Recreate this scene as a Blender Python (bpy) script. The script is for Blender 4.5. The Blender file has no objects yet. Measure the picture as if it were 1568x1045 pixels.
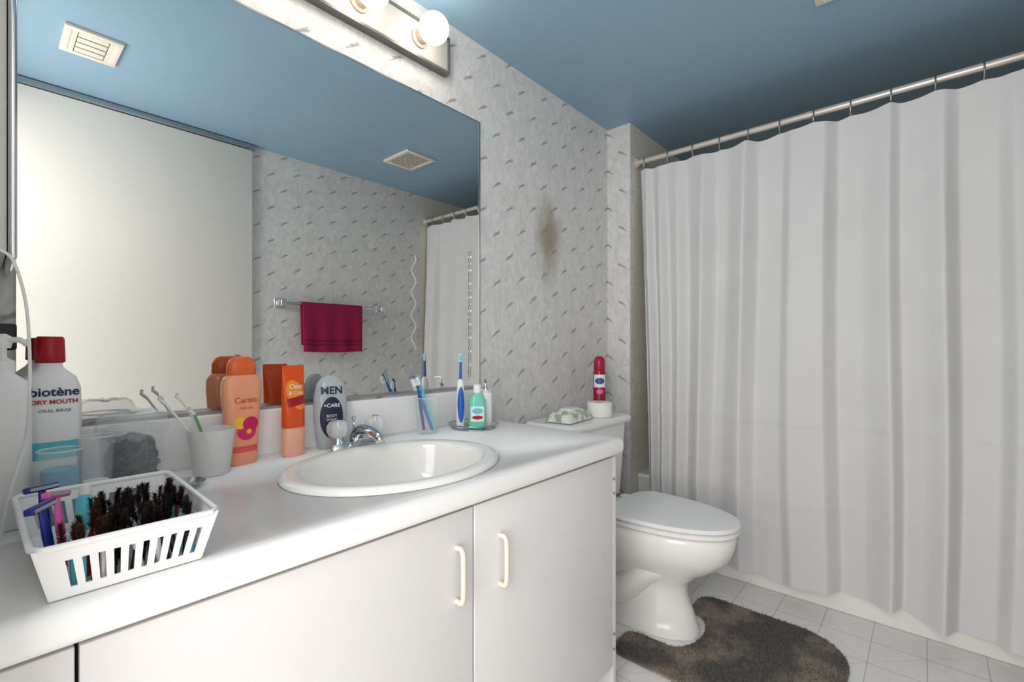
import bpy, bmesh, math, random
from mathutils import Vector, Matrix
random.seed(7)
scene = bpy.context.scene
COL = scene.collection
try:
    scene.view_settings.view_transform = 'Standard'
    scene.view_settings.look = 'None'
    scene.view_settings.exposure = 0.27
except Exception:
    pass

# ------------------------------------------------------------------ helpers
def lin(c):
    def f(v):
        v /= 255.0
        return v/12.92 if v <= 0.04045 else ((v+0.055)/1.055)**2.4
    return (f(c[0]), f(c[1]), f(c[2]), 1.0)

def mat(name, rgb, rough=0.5, metal=0.0, alpha=1.0, emis=None, estr=0.0, trans=0.0, ior=1.45, spec=0.5, noise=0.0, nscale=30.0, bump=0.0, bscale=200.0, coat=0.0):
    m = bpy.data.materials.new(name)
    m.use_nodes = True
    nt = m.node_tree
    b = nt.nodes['Principled BSDF']
    col = lin(rgb)
    b.inputs['Base Color'].default_value = col
    b.inputs['Roughness'].default_value = rough
    b.inputs['Metallic'].default_value = metal
    b.inputs['Alpha'].default_value = alpha
    b.inputs['IOR'].default_value = ior
    b.inputs['Transmission Weight'].default_value = trans
    b.inputs['Specular IOR Level'].default_value = spec
    b.inputs['Coat Weight'].default_value = coat
    if emis:
        b.inputs['Emission Color'].default_value = lin(emis)
        b.inputs['Emission Strength'].default_value = estr
    geo = nt.nodes.new('ShaderNodeNewGeometry')
    nz = nt.nodes.new('ShaderNodeTexNoise')
    nz.inputs['Scale'].default_value = nscale
    nz.inputs['Detail'].default_value = 3
    nt.links.new(geo.outputs['Position'], nz.inputs['Vector'])
    mx = nt.nodes.new('ShaderNodeMix'); mx.data_type = 'RGBA'
    k = 1.0 - (noise if noise > 0 else 0.02)
    mx.inputs[6].default_value = (col[0]*k, col[1]*k, col[2]*k, 1)
    mx.inputs[7].default_value = col
    nt.links.new(nz.outputs['Fac'], mx.inputs[0])
    nt.links.new(mx.outputs[2], b.inputs['Base Color'])
    if bump > 0:
        n2 = nt.nodes.new('ShaderNodeTexNoise'); n2.inputs['Scale'].default_value = bscale
        nt.links.new(geo.outputs['Position'], n2.inputs['Vector'])
        bp = nt.nodes.new('ShaderNodeBump'); bp.inputs['Strength'].default_value = bump
        bp.inputs['Distance'].default_value = 0.002
        nt.links.new(n2.outputs['Fac'], bp.inputs['Height'])
        nt.links.new(bp.outputs['Normal'], b.inputs['Normal'])
    return m

def empty(name, loc=(0, 0, 0), rotz=0.0):
    e = bpy.data.objects.new(name, None)
    e.location = loc
    e.rotation_euler = (0, 0, rotz)
    e.empty_display_size = 0.03
    COL.objects.link(e)
    return e

def mk(name, verts, faces, m, parent=None, smooth=True, sharp=40):
    me = bpy.data.meshes.new(name)
    me.from_pydata([tuple(v) for v in verts], [], faces)
    bm = bmesh.new(); bm.from_mesh(me)
    bmesh.ops.recalc_face_normals(bm, faces=bm.faces)
    for f in bm.faces: f.smooth = smooth
    if smooth:
        a = math.radians(sharp)
        for e in bm.edges:
            if len(e.link_faces) == 2 and e.calc_face_angle(0) > a:
                e.smooth = False
    bm.to_mesh(me); bm.free()
    me.update()
    o = bpy.data.objects.new(name, me)
    if m: me.materials.append(m)
    COL.objects.link(o)
    if parent: o.parent = parent
    return o

def box(name, lo, hi, m, parent=None, bevel=0.0, seg=3):
    bm = bmesh.new()
    bmesh.ops.create_cube(bm, size=1)
    for v in bm.verts:
        v.co = Vector([lo[i] + (v.co[i]+0.5)*(hi[i]-lo[i]) for i in range(3)])
    if bevel > 0:
        bmesh.ops.bevel(bm, geom=bm.edges[:], offset=bevel, segments=seg, profile=0.5, affect='EDGES', clamp_overlap=True)
    vs = [v.co.copy() for v in bm.verts]
    bm.verts.index_update()
    fs = [[v.index for v in f.verts] for f in bm.faces]
    bm.free()
    return mk(name, vs, fs, m, parent, smooth=bevel > 0, sharp=50)

def loft(name, rings, m, parent=None, cap0=True, cap1=True, sharp=40):
    n = len(rings[0]); vs = []; fs = []
    for r in rings: vs += [tuple(p) for p in r]
    for i in range(len(rings)-1):
        for j in range(n):
            k = (j+1) % n
            fs.append([i*n+j, i*n+k, (i+1)*n+k, (i+1)*n+j])
    if cap0: fs.append(list(range(n))[::-1])
    if cap1: fs.append([(len(rings)-1)*n+j for j in range(n)])
    return mk(name, vs, fs, m, parent, True, sharp)

def lathe(name, prof, m, parent=None, c=(0, 0, 0), seg=40, axis='Z', cap0=True, cap1=True, sharp=40):
    rings = []
    for r, h in prof:
        ring = []
        for j in range(seg):
            t = 2*math.pi*j/seg
            a, b = r*math.cos(t), r*math.sin(t)
            if axis == 'Z': p = (c[0]+a, c[1]+b, c[2]+h)
            elif axis == 'Y': p = (c[0]+a, c[1]+h, c[2]+b)
            else: p = (c[0]+h, c[1]+a, c[2]+b)
            ring.append(p)
        rings.append(ring)
    return loft(name, rings, m, parent, cap0, cap1, sharp)

def se_ring(a, b, z, n=2.5, seg=48, cx=0, cy=0):
    out = []
    for j in range(seg):
        t = 2*math.pi*j/seg
        ct, st = math.cos(t), math.sin(t)
        out.append((cx+a*math.copysign(abs(ct)**(2/n), ct), cy+b*math.copysign(abs(st)**(2/n), st), z))
    return out

def sweep(name, pts, r, m, parent=None, seg=10, radii=None):
    P = [Vector(p) for p in pts]
    rings = []
    up = Vector((0, 0, 1))
    t0 = (P[1]-P[0]).normalized()
    if abs(t0.dot(up)) > 0.9: up = Vector((1, 0, 0))
    nrm = (up - t0*up.dot(t0)).normalized()
    for i, p in enumerate(P):
        if i == 0: t = P[1]-P[0]
        elif i == len(P)-1: t = P[-1]-P[-2]
        else: t = P[i+1]-P[i-1]
        t.normalize()
        nrm = (nrm - t*nrm.dot(t)).normalized()
        bn = t.cross(nrm)
        rr = radii[i] if radii else r
        rings.append([p + nrm*(rr*math.cos(2*math.pi*j/seg)) + bn*(rr*math.sin(2*math.pi*j/seg)) for j in range(seg)])
    return loft(name, rings, m, parent)

def catmull(pts, n=8):
    P = [Vector(p) for p in pts]
    P = [P[0]*2-P[1]] + P + [P[-1]*2-P[-2]]
    out = []
    for i in range(1, len(P)-2):
        for k in range(n):
            t = k/n
            a, b, c, d = P[i-1], P[i], P[i+1], P[i+2]
            out.append(0.5*((2*b)+(c-a)*t+(2*a-5*b+4*c-d)*t*t+(3*b-a-3*c+d)*t**3))
    out.append(P[-2])
    return out

def interp(tab, z):
    if z <= tab[0][0]: return tab[0][1:]
    for i in range(len(tab)-1):
        if z <= tab[i+1][0]:
            t = (z-tab[i][0])/(tab[i+1][0]-tab[i][0]+1e-9)
            return tuple(tab[i][k]*(1-t)+tab[i+1][k]*t for k in range(1, len(tab[0])))
    return tab[-1][1:]

def front_y(tab, n, x, z, off=0.0008):
    a, b = interp(tab, z)[:2]
    q = min(0.999, abs(x)/a)
    return -b*(1-q**n)**(1/n)-off

def patch(name, tab, n, x0, x1, z0, z1, m, parent, oval=False, off=0.0006, rot=0.0):
    vs = []; fs = []; N = 14
    cx, cz = (x0+x1)/2, (z0+z1)/2; hx, hz = (x1-x0)/2, (z1-z0)/2
    for i in range(N+1):
        for j in range(N+1):
            u, v = -1+2*i/N, -1+2*j/N
            if oval:
                uu = u*math.sqrt(max(0, 1-v*v/2)); vv = v*math.sqrt(max(0, 1-u*u/2)); u, v = uu, vv
            px, pz = u*hx, v*hz
            x = cx+px*math.cos(rot)-pz*math.sin(rot); z = cz+px*math.sin(rot)+pz*math.cos(rot)
            vs.append((x, front_y(tab, n, x, z, off), z))
    for i in range(N):
        for j in range(N):
            a = i*(N+1)+j
            fs.append([a, a+N+1, a+N+2, a+1])
    return mk(name, vs, fs, m, parent)

def text(name, s, size, cx, cz, m, parent, tab=None, n=2.5, off=0.0012, y=0.0, bold=0.0):
    cu = bpy.data.curves.new(name, 'FONT')
    cu.body = s; cu.size = size; cu.align_x = 'CENTER'; cu.align_y = 'CENTER'; cu.offset = bold
    to = bpy.data.objects.new(name+'_tmp', cu); COL.objects.link(to)
    bpy.context.view_layer.update()
    dg = bpy.context.evaluated_depsgraph_get()
    me = bpy.data.meshes.new_from_object(to.evaluated_get(dg))
    bpy.data.objects.remove(to, do_unlink=True)
    for v in me.vertices:
        x = v.co.x+cx; z = v.co.y+cz
        v.co = Vector((x, front_y(tab, n, x, z, off) if tab else y, z))
    me.materials.clear(); me.materials.append(m)
    o = bpy.data.objects.new(name, me); COL.objects.link(o); o.parent = parent
    return o

def se_loft(name, tab, m, parent, n=2.5, cap0=True, cap1=True, sharp=40):
    return loft(name, [se_ring(t[1], t[2], t[0], n) for t in tab], m, parent, cap0, cap1, sharp)

# ------------------------------------------------------------------ node materials
def N(nt, typ, **kw):
    n = nt.nodes.new(typ)
    for k, v in kw.items(): setattr(n, k, v)
    return n

def M(nt, op, a, b=None, c=None):
    n = nt.nodes.new('ShaderNodeMath'); n.operation = op
    for i, v in enumerate((a, b, c)):
        if v is None: continue
        if isinstance(v, (int, float)): n.inputs[i].default_value = v
        else: nt.links.new(v, n.inputs[i])
    return n.outputs[0]

def smooth01(nt, v, lo, hi, a=0.0, b=1.0):
    n = nt.nodes.new('ShaderNodeMapRange'); n.interpolation_type = 'SMOOTHSTEP'
    nt.links.new(v, n.inputs[0])
    for i, x in zip((1, 2, 3, 4), (lo, hi, a, b)): n.inputs[i].default_value = x
    return n.outputs[0]

def mixc(nt, fac, c1, c2):
    n = nt.nodes.new('ShaderNodeMix'); n.data_type = 'RGBA'
    if isinstance(fac, (int, float)): n.inputs[0].default_value = fac
    else: nt.links.new(fac, n.inputs[0])
    for i, c in ((6, c1), (7, c2)):
        if isinstance(c, tuple): n.inputs[i].default_value = c
        else: nt.links.new(c, n.inputs[i])
    return n.outputs[2]

def wallpaper(name, stain=False):
    m = bpy.data.materials.new(name); m.use_nodes = True
    nt = m.node_tree; b = nt.nodes['Principled BSDF']
    b.inputs['Roughness'].default_value = 0.55
    geo = N(nt, 'ShaderNodeNewGeometry')
    sx = N(nt, 'ShaderNodeSeparateXYZ'); nt.links.new(geo.outputs['Position'], sx.inputs[0])
    u0 = M(nt, 'ADD', sx.outputs[0], sx.outputs[1]); z = M(nt, 'SUBTRACT', sx.outputs[2], M(nt, 'MULTIPLY', u0, 0.22))
    CU, CV = 0.155, 0.098
    v = M(nt, 'DIVIDE', z, CV)
    row = M(nt, 'FLOOR', v)
    par = M(nt, 'MULTIPLY', M(nt, 'MODULO', row, 2.0), 0.5)
    u = M(nt, 'ADD', M(nt, 'DIVIDE', u0, CU), par)
    fu = M(nt, 'MULTIPLY', M(nt, 'SUBTRACT', M(nt, 'FRACT', u), 0.5), CU)
    fv = M(nt, 'MULTIPLY', M(nt, 'SUBTRACT', M(nt, 'FRACT', v), 0.5), CV)
    nz = N(nt, 'ShaderNodeTexNoise'); nz.inputs['Scale'].default_value = 80; nz.inputs['Detail'].default_value = 3
    nt.links.new(geo.outputs['Position'], nz.inputs['Vector'])
    def stroke(ox, oz, ang, L, W, strength):
        ca, sa = math.cos(math.radians(ang)), math.sin(math.radians(ang))
        x = M(nt, 'SUBTRACT', fu, ox); y = M(nt, 'SUBTRACT', fv, oz)
        p = M(nt, 'ADD', M(nt, 'MULTIPLY', x, ca), M(nt, 'MULTIPLY', y, sa))
        q = M(nt, 'SUBTRACT', M(nt, 'MULTIPLY', y, ca), M(nt, 'MULTIPLY', x, sa))
        r = M(nt, 'SQRT', M(nt, 'ADD', M(nt, 'POWER', M(nt, 'DIVIDE', M(nt, 'ABSOLUTE', p), L), 2.0), M(nt, 'POWER', M(nt, 'DIVIDE', M(nt, 'ABSOLUTE', q), W), 2.0)))
        r = M(nt, 'ADD', r, M(nt, 'MULTIPLY', M(nt, 'SUBTRACT', nz.outputs['Fac'], 0.5), 1.3))
        return smooth01(nt, r, 0.55, 1.05, strength, 0.0)
    mask = M(nt, 'MAXIMUM', stroke(0.004, 0.004, 14, 0.025, 0.0062, 0.95), stroke(-0.010, -0.004, 24, 0.021, 0.0036, 0.8))
    mask = M(nt, 'MAXIMUM', mask, stroke(0.010, 0.011, 30, 0.014, 0.003, 0.7))
    mp = N(nt, 'ShaderNodeMapping'); mp.inputs['Scale'].default_value = (1, 1, 0.6)
    nt.links.new(geo.outputs['Position'], mp.inputs[0])
    n2 = N(nt, 'ShaderNodeTexNoise'); n2.inputs['Scale'].default_value = 30; n2.inputs['Detail'].default_value = 7; n2.inputs['Roughness'].default_value = 0.7
    n2.inputs['Distortion'].default_value = 1.2
    nt.links.new(mp.outputs[0], n2.inputs['Vector'])
    base = mixc(nt, smooth01(nt, n2.outputs['Fac'], 0.35, 0.65), lin((208, 207, 206)), lin((226, 225, 223)))
    c = mixc(nt, M(nt, 'MULTIPLY', mask, 0.8), base, lin((132, 130, 138)))
    if stain:
        dx = M(nt, 'DIVIDE', M(nt, 'SUBTRACT', sx.outputs[0], 1.70), 0.105)
        dz = M(nt, 'DIVIDE', M(nt, 'SUBTRACT', sx.outputs[2], 1.55), 0.23)
        rr = M(nt, 'SQRT', M(nt, 'ADD', M(nt, 'MULTIPLY', dx, dx), M(nt, 'MULTIPLY', dz, dz)))
        n3 = N(nt, 'ShaderNodeTexNoise'); n3.inputs['Scale'].default_value = 11; n3.inputs['Detail'].default_value = 7; n3.inputs['Roughness'].default_value = 0.65
        nt.links.new(mp.outputs[0], n3.inputs['Vector'])
        rr = M(nt, 'ADD', rr, M(nt, 'MULTIPLY', M(nt, 'SUBTRACT', n3.outputs['Fac'], 0.5), 1.3))
        sm = smooth01(nt, rr, 0.1, 1.2, 0.8, 0.0)
        c = mixc(nt, sm, c, lin((142, 128, 96)))
    nt.links.new(c, b.inputs['Base Color'])
    bp = N(nt, 'ShaderNodeBump'); bp.inputs['Strength'].default_value = 0.08; bp.inputs['Distance'].default_value = 0.001
    nt.links.new(n2.outputs['Fac'], bp.inputs['Height']); nt.links.new(bp.outputs[0], b.inputs['Normal'])
    return m

def floor_mat():
    m = bpy.data.materials.new('floor_tile'); m.use_nodes = True
    nt = m.node_tree; b = nt.nodes['Principled BSDF']
    b.inputs['Roughness'].default_value = 0.3
    geo = N(nt, 'ShaderNodeNewGeometry')
    sx = N(nt, 'ShaderNodeSeparateXYZ'); nt.links.new(geo.outputs['Position'], sx.inputs[0])
    X, Y = sx.outputs[0], sx.outputs[1]
    def line(coord, size, w):
        f = M(nt, 'FRACT', M(nt, 'DIVIDE', coord, size))
        d = M(nt, 'MULTIPLY', M(nt, 'MINIMUM', f, M(nt, 'SUBTRACT', 1.0, f)), size)
        return smooth01(nt, d, w*0.5, w, 1.0, 0.0)
    a = M(nt, 'ADD', X, Y); d = M(nt, 'SUBTRACT', X, Y)
    l1 = M(nt, 'MULTIPLY', M(nt, 'MAXIMUM', line(a, 0.305, 0.002), line(d, 0.305, 0.002)), 0.6)
    l2 = M(nt, 'MAXIMUM', line(X, 0.1525, 0.0022), line(Y, 0.1525, 0.0022))
    l = M(nt, 'MAXIMUM', l1, l2)
    nz = N(nt, 'ShaderNodeTexNoise'); nz.inputs['Scale'].default_value = 5; nt.links.new(geo.outputs['Position'], nz.inputs['Vector'])
    base = mixc(nt, nz.outputs['Fac'], lin((240, 237, 234)), lin((250, 248, 246)))
    nt.links.new(mixc(nt, M(nt, 'MULTIPLY', l, 0.65), base, lin((170, 166, 164))), b.inputs['Base Color'])
    return m

def tile_mat():
    m = bpy.data.materials.new('tub_surround_tile'); m.use_nodes = True
    nt = m.node_tree; b = nt.nodes['Principled BSDF']; b.inputs['Roughness'].default_value = 0.25
    geo = N(nt, 'ShaderNodeNewGeometry')
    sx = N(nt, 'ShaderNodeSeparateXYZ'); nt.links.new(geo.outputs['Position'], sx.inputs[0])
    u = M(nt, 'ADD', sx.outputs[0], sx.outputs[1])
    def line(coord, size, w):
        f = M(nt, 'FRACT', M(nt, 'DIVIDE', coord, size))
        d = M(nt, 'MULTIPLY', M(nt, 'MINIMUM', f, M(nt, 'SUBTRACT', 1.0, f)), size)
        return smooth01(nt, d, w*0.5, w, 1.0, 0.0)
    l = M(nt, 'MAXIMUM', line(u, 0.2, 0.003), line(sx.outputs[2], 0.2, 0.003))
    nt.links.new(mixc(nt, M(nt, 'MULTIPLY', l, 0.4), lin((226, 220, 208)), lin((190, 184, 172))), b.inputs['Base Color'])
    return m

def curtain_mat():
    m = bpy.data.materials.new('curtain_fabric'); m.use_nodes = True
    nt = m.node_tree; b = nt.nodes['Principled BSDF']
    out = nt.nodes['Material Output']
    b.inputs['Roughness'].default_value = 0.6
    b.inputs['Specular IOR Level'].default_value = 0.25
    geo = N(nt, 'ShaderNodeNewGeometry')
    nz = N(nt, 'ShaderNodeTexNoise'); nz.inputs['Scale'].default_value = 4; nt.links.new(geo.outputs['Position'], nz.inputs['Vector'])
    nt.links.new(mixc(nt, nz.outputs['Fac'], lin((222, 222, 223)), lin((232, 232, 233))), b.inputs['Base Color'])
    tr = N(nt, 'ShaderNodeBsdfTranslucent'); tr.inputs[0].default_value = lin((238, 232, 220))
    ms = N(nt, 'ShaderNodeMixShader'); ms.inputs[0].default_value = 0.1
    nt.links.new(b.outputs[0], ms.inputs[1]); nt.links.new(tr.outputs[0], ms.inputs[2])
    nt.links.new(ms.outputs[0], out.inputs[0])
    return m

def rug_mat():
    m = bpy.data.materials.new('rug_pile'); m.use_nodes = True
    nt = m.node_tree; b = nt.nodes['Principled BSDF']; b.inputs['Roughness'].default_value = 0.95
    geo = N(nt, 'ShaderNodeNewGeometry')
    nz = N(nt, 'ShaderNodeTexNoise'); nz.inputs['Scale'].default_value = 6; nz.inputs['Detail'].default_value = 6
    nt.links.new(geo.outputs['Position'], nz.inputs['Vector'])
    n2 = N(nt, 'ShaderNodeTexNoise'); n2.inputs['Scale'].default_value = 150
    nt.links.new(geo.outputs['Position'], n2.inputs['Vector'])
    c = mixc(nt, smooth01(nt, nz.outputs['Fac'], 0.45, 0.64), lin((112, 107, 104)), lin((164, 150, 138)))
    c = mixc(nt, M(nt, 'MULTIPLY', smooth01(nt, n2.outputs['Fac'], 0.4, 0.7), 0.4), c, lin((72, 66, 63)))
    nt.links.new(c, b.inputs['Base Color'])
    return m

WP = wallpaper('wallpaper', False)
WPS = wallpaper('wallpaper_stained', True)
FLOOR = floor_mat(); TILE = tile_mat(); CURT = curtain_mat(); RUG = rug_mat()
CEIL = mat('ceiling_blue_paint', (140, 173, 196), 0.38, noise=0.05, nscale=3)
WHITE_PAINT = mat('white_paint', (232, 230, 224), 0.45)
DOORW = mat('door_white', (228, 225, 219), 0.3)
LAMINATE = mat('cabinet_laminate', (228, 226, 227), 0.4)
COUNTER = mat('counter_laminate', (246, 245, 245), 0.25)
PORC = mat('porcelain', (245, 243, 240), 0.12, coat=0.3)
PLASTIC_W = mat('white_plastic', (242, 242, 242), 0.35)
PLATE = mat('light_plate', (180, 176, 172), 0.3)
CHROME = mat('chrome', (215, 217, 222), 0.1, 1.0)
STEEL = mat('brushed_steel', (180, 182, 186), 0.28, 1.0)
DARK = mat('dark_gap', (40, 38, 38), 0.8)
CREAM = mat('cream_handle', (232, 219, 206), 0.4)
MIRROR = mat('mirror_glass', (232, 233, 231), 0.0, 1.0)
MAGENTA = mat('raspberry_towel', (160, 24, 76), 0.95, noise=0.25, nscale=250, bump=0.6, bscale=500)
MAG_D = mat('towel_band', (112, 12, 50), 0.9)
RED = mat('red_cap', (172, 22, 34), 0.35)
PEACH = mat('peach_bottle', (246, 166, 130), 0.2)
ORANGE = mat('orange_cap', (232, 106, 52), 0.25)
ORANGE2 = mat('orange_tube', (232, 86, 30), 0.3)
PEACH2 = mat('peach_cap', (246, 182, 156), 0.3)
PINK = mat('hot_pink', (226, 40, 110), 0.4)
PINK2 = mat('pink_plastic', (240, 110, 180), 0.3)
YEL = mat('yellow_label', (252, 196, 60), 0.4)
NAVY = mat('navy_label', (26, 34, 66), 0.35)
GREYB = mat('grey_bottle', (182, 188, 192), 0.15)
BLUE = mat('blue_plastic', (40, 96, 190), 0.3)
DBLUE = mat('dark_blue_plastic', (32, 46, 140), 0.3)
CYAN = mat('cyan_plastic', (100, 205, 222), 0.3)
MINT = mat('mint_liquid', (120, 210, 188), 0.1)
BLACK = mat('black_plastic', (20, 18, 20), 0.4)
BROWN = mat('dark_bristle', (36, 23, 19), 0.7)
BROWN2 = mat('brown_bristle', (82, 46, 36), 0.7)
GREEN = mat('green_print', (108, 168, 98), 0.5)
INK = mat('label_ink', (30, 44, 92), 0.5)
RINK = mat('label_red_ink', (190, 30, 50), 0.5)
PAPER = mat('toilet_paper', (244, 243, 240), 0.9, bump=0.3, bscale=300)
CLEAR = mat('clear_plastic', (236, 242, 246), 0.08, alpha=0.11)
LIP = mat('clear_lip', (240, 246, 250), 0.1, alpha=0.5)
FROST = mat('frosted_plastic', (246, 244, 245), 0.25, alpha=0.55)
BAG = mat('plastic_wrap', (244, 246, 250), 0.12, alpha=0.2)
BLUELIQ = mat('blue_liquid', (120, 192, 226), 0.1, alpha=0.75)
BULB = mat('bulb_glow', (255, 255, 255), 0.3, emis=(255, 244, 228), estr=10)
SOCK = mat('lamp_socket', (166, 154, 138), 0.4)
VENTW = mat('vent_plastic', (226, 220, 208), 0.45)
VENTD = mat('vent_dark', (120, 112, 98), 0.8)

# ------------------------------------------------------------------ room
H = 2.22; YA = 1.28; YO = -0.363; XS = 2.218; YS = 1.147
box('floor', (-1.2, YO-0.1, -0.1), (3.1, YA+0.1, 0), FLOOR)
box('ceiling', (-1.2, YO-0.1, H), (3.1, YA+0.1, H+0.1), CEIL)
box('wall_vanity', (-0.13, YA, 0), (XS, YA+0.1, H), WPS)
box('wall_stub', (XS, YS, 0), (2.255, YA+0.1, H), WP)
box('wall_tub_end', (2.255, YS, 0), (3.1, YA+0.1, H), TILE)
box('wall_tub_back', (3.0, YO, 0), (3.1, YS, H), TILE)
box('wall_opposite', (-1.2, YO-0.1, 0), (2.225, YO, H), WP)
box('wall_tub_end_far', (2.225, YO-0.1, 0), (3.1, YO, H), TILE)
box('wall_door_side', (-0.13, 0.60, 0), (-0.03, YA, H), WHITE_PAINT)
box('wall_above_doorway', (-0.13, YO, 2.08), (-0.03, 0.60, H), WHITE_PAINT)
d1 = empty('door_1', (0, YO, 0))
box('door_leaf', (0.0, 0.002, 0.01), (1.03, 0.026, 2.185), DOORW, d1, 0.002)
box('door_track', (0.0, 0.002, 2.188), (1.04, 0.034, 2.215), STEEL, d1, 0.001)
lathe('door_pull', [(0.02, 0), (0.022, 0.004), (0.014, 0.006), (0.012, 0.003)], STEEL, d1, (0.95, 0.026, 1.0), 24, 'Y')

# ceiling vents
def vent(name, x0, x1, y0, y1, cells):
    e = empty(name, ((x0+x1)/2, (y0+y1)/2, H))
    hx, hy = (x1-x0)/2, (y1-y0)/2
    t = 0.022
    box('frame_a', (-hx, -hy, -0.012), (hx, -hy+t, 0), VENTW, e, 0.002)
    box('frame_b', (-hx, hy-t, -0.012), (hx, hy, 0), VENTW, e, 0.002)
    box('frame_c', (-hx, -hy+t, -0.012), (-hx+t, hy-t, 0), VENTW, e, 0.002)
    box('frame_d', (hx-t, -hy+t, -0.012), (hx, hy-t, 0), VENTW, e, 0.002)
    if cells:
        # solid fan cover with four raised rectangular cells outlined by thin grooves
        box('cover_plate', (-hx+t, -hy+t, -0.006), (hx-t, hy-t, -0.001), VENTD, e)
        g = 0.003
        x_a, x_b = -hx+t+0.018, hx-t-0.018
        box('cover_margin_a', (-hx+t, -hy+t, -0.011), (x_a-g, hy-t, -0.006), VENTW, e)
        box('cover_margin_b', (x_b+g, -hy+t, -0.011), (hx-t, hy-t, -0.006), VENTW, e)
        w_ = (2*hy-2*t)/4
        for k in range(4):
            ya = -hy+t+w_*k
            box('cell_%d' % k, (x_a, ya+g*1.4, -0.010), (x_b, ya+w_-g*1.4, -0.006), VENTW, e, 0.001)
    else:
        box('vent_back', (-hx+t, -hy+t, -0.003), (hx-t, hy-t, -0.001), VENTD, e)
        n = 9
        for k in range(n):
            y = -hy+t+(2*hy-2*t)*(k+0.5)/n
            box('louver_%d' % k, (-hx+t, y-0.004, -0.011), (hx-t, y+0.004, -0.004), VENTW, e)
vent('ceiling_vent', 1.65, 1.86, 0.03, 0.28, False)
vent('ceiling_vent.001', 0.20, 0.365, 0.055, 0.265, True)

# mirror
mi = empty('vanity_mirror', (0, YA, 0))
box('mirror_glass', (0.045, -0.006, 0.923), (1.253, -0.0005, 1.915), MIRROR, mi)
box('mirror_edge_right', (1.253, -0.007, 0.923), (1.259, -0.0005, 1.915), STEEL, mi)
box('mirror_edge_top', (0.045, -0.007, 1.915), (1.259, -0.0005, 1.920), STEEL, mi)
box('mirror_channel_bottom', (0.045, -0.010, 0.915), (1.259, -0.0005, 0.923), STEEL, mi)

# medicine cabinet on side wall
mc = empty('medicine_cabinet', (0, 0, 0))
box('cabinet_body', (-0.029, 0.99, 1.205), (0.026, 1.262, 1.95), WHITE_PAINT, mc, 0.002)
box('cabinet_frame_front', (0.027, 0.982, 1.195), (0.036, 1.000, 1.96), CHROME, mc, 0.003)
box('cabinet_frame_back', (0.027, 1.250, 1.195), (0.036, 1.268, 1.96), CHROME, mc, 0.003)
box('cabinet_frame_bottom', (0.027, 1.000, 1.195), (0.036, 1.250, 1.213), CHROME, mc, 0.003)
box('cabinet_frame_top', (0.027, 1.000, 1.942), (0.036, 1.250, 1.96), CHROME, mc, 0.003)
box('cabinet_mirror_door', (0.027, 1.000, 1.213), (0.031, 1.250, 1.942), MIRROR, mc)

# light bar
lb = empty('vanity_light_bar', (0, YA, 0))
box('back_plate', (0.19, -0.028, 2.026), (1.081, -0.001, 2.137), PLATE, lb, 0.003)
TRIM = mat('plate_trim', (110, 108, 106), 0.35, 0.3)
for nm, lo, hi in (('trim_bottom', (0.184, -0.031, 2.018), (1.088, -0.001, 2.026)), ('trim_top', (0.184, -0.031, 2.137), (1.088, -0.001, 2.145)),
                   ('trim_l', (0.184, -0.031, 2.026), (0.19, -0.001, 2.137)), ('trim_r', (1.081, -0.031, 2.026), (1.088, -0.001, 2.137))):
    box(nm, lo, hi, TRIM, lb)
for k, x in enumerate((0.956, 0.737, 0.518, 0.299)):
    lathe('socket_%d' % k, [(0.030, 0), (0.030, -0.006), (0.022, -0.010), (0.021, -0.035)], SOCK, lb, (x, -0.028, 2.080), 28, 'Y')
    prof = [(0.018, -0.062), (0.022, -0.068)]
    for i in range(1, 18):
        a = math.pi*(i/18.0)
        rr = 0.047*math.sin(a); hh = -0.105+0.047*math.cos(a)
        if hh < -0.066: prof.append((rr, hh))
    prof.append((0.002, -0.152))
    lathe('bulb_%d' % k, prof, BULB, lb, (x, -0.0, 2.080), 32, 'Y')

# ------------------------------------------------------------------ vanity
CX, CY, CA, CB = 0.655, 0.935, 0.262, 0.209
ZC = 0.79
van = empty('bathroom_vanity', (0, 0, 0))
ct = box('countertop', (-0.029, 0.69, ZC-0.048), (1.305, 1.2795, ZC), COUNTER, van, 0.017, 5)
cut = loft('cutter', [se_ring(CA-0.02, CB-0.02, ZC-0.2, 2, 64, CX, CY), se_ring(CA-0.02, CB-0.02, ZC+0.1, 2, 64, CX, CY)], None)
md = ct.modifiers.new('hole', 'BOOLEAN'); md.object = cut; md.operation = 'DIFFERENCE'; md.solver = 'EXACT'
bpy.context.view_layer.update()
dg = bpy.context.evaluated_depsgraph_get()
nm = bpy.data.meshes.new_from_object(ct.evaluated_get(dg))
ct.modifiers.clear(); ct.data = nm
bpy.data.objects.remove(cut, do_unlink=True)
bs = empty('counter_backsplash', (0, 0, 0))
box('splash_board', (-0.029, 1.258, ZC+0.0003), (1.305, 1.2795, 0.908), COUNTER, bs, 0.006)
box('caulk_bead', (-0.029, 1.255, ZC+0.0003), (1.305, 1.2581, ZC+0.003), PLASTIC_W, bs)
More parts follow.
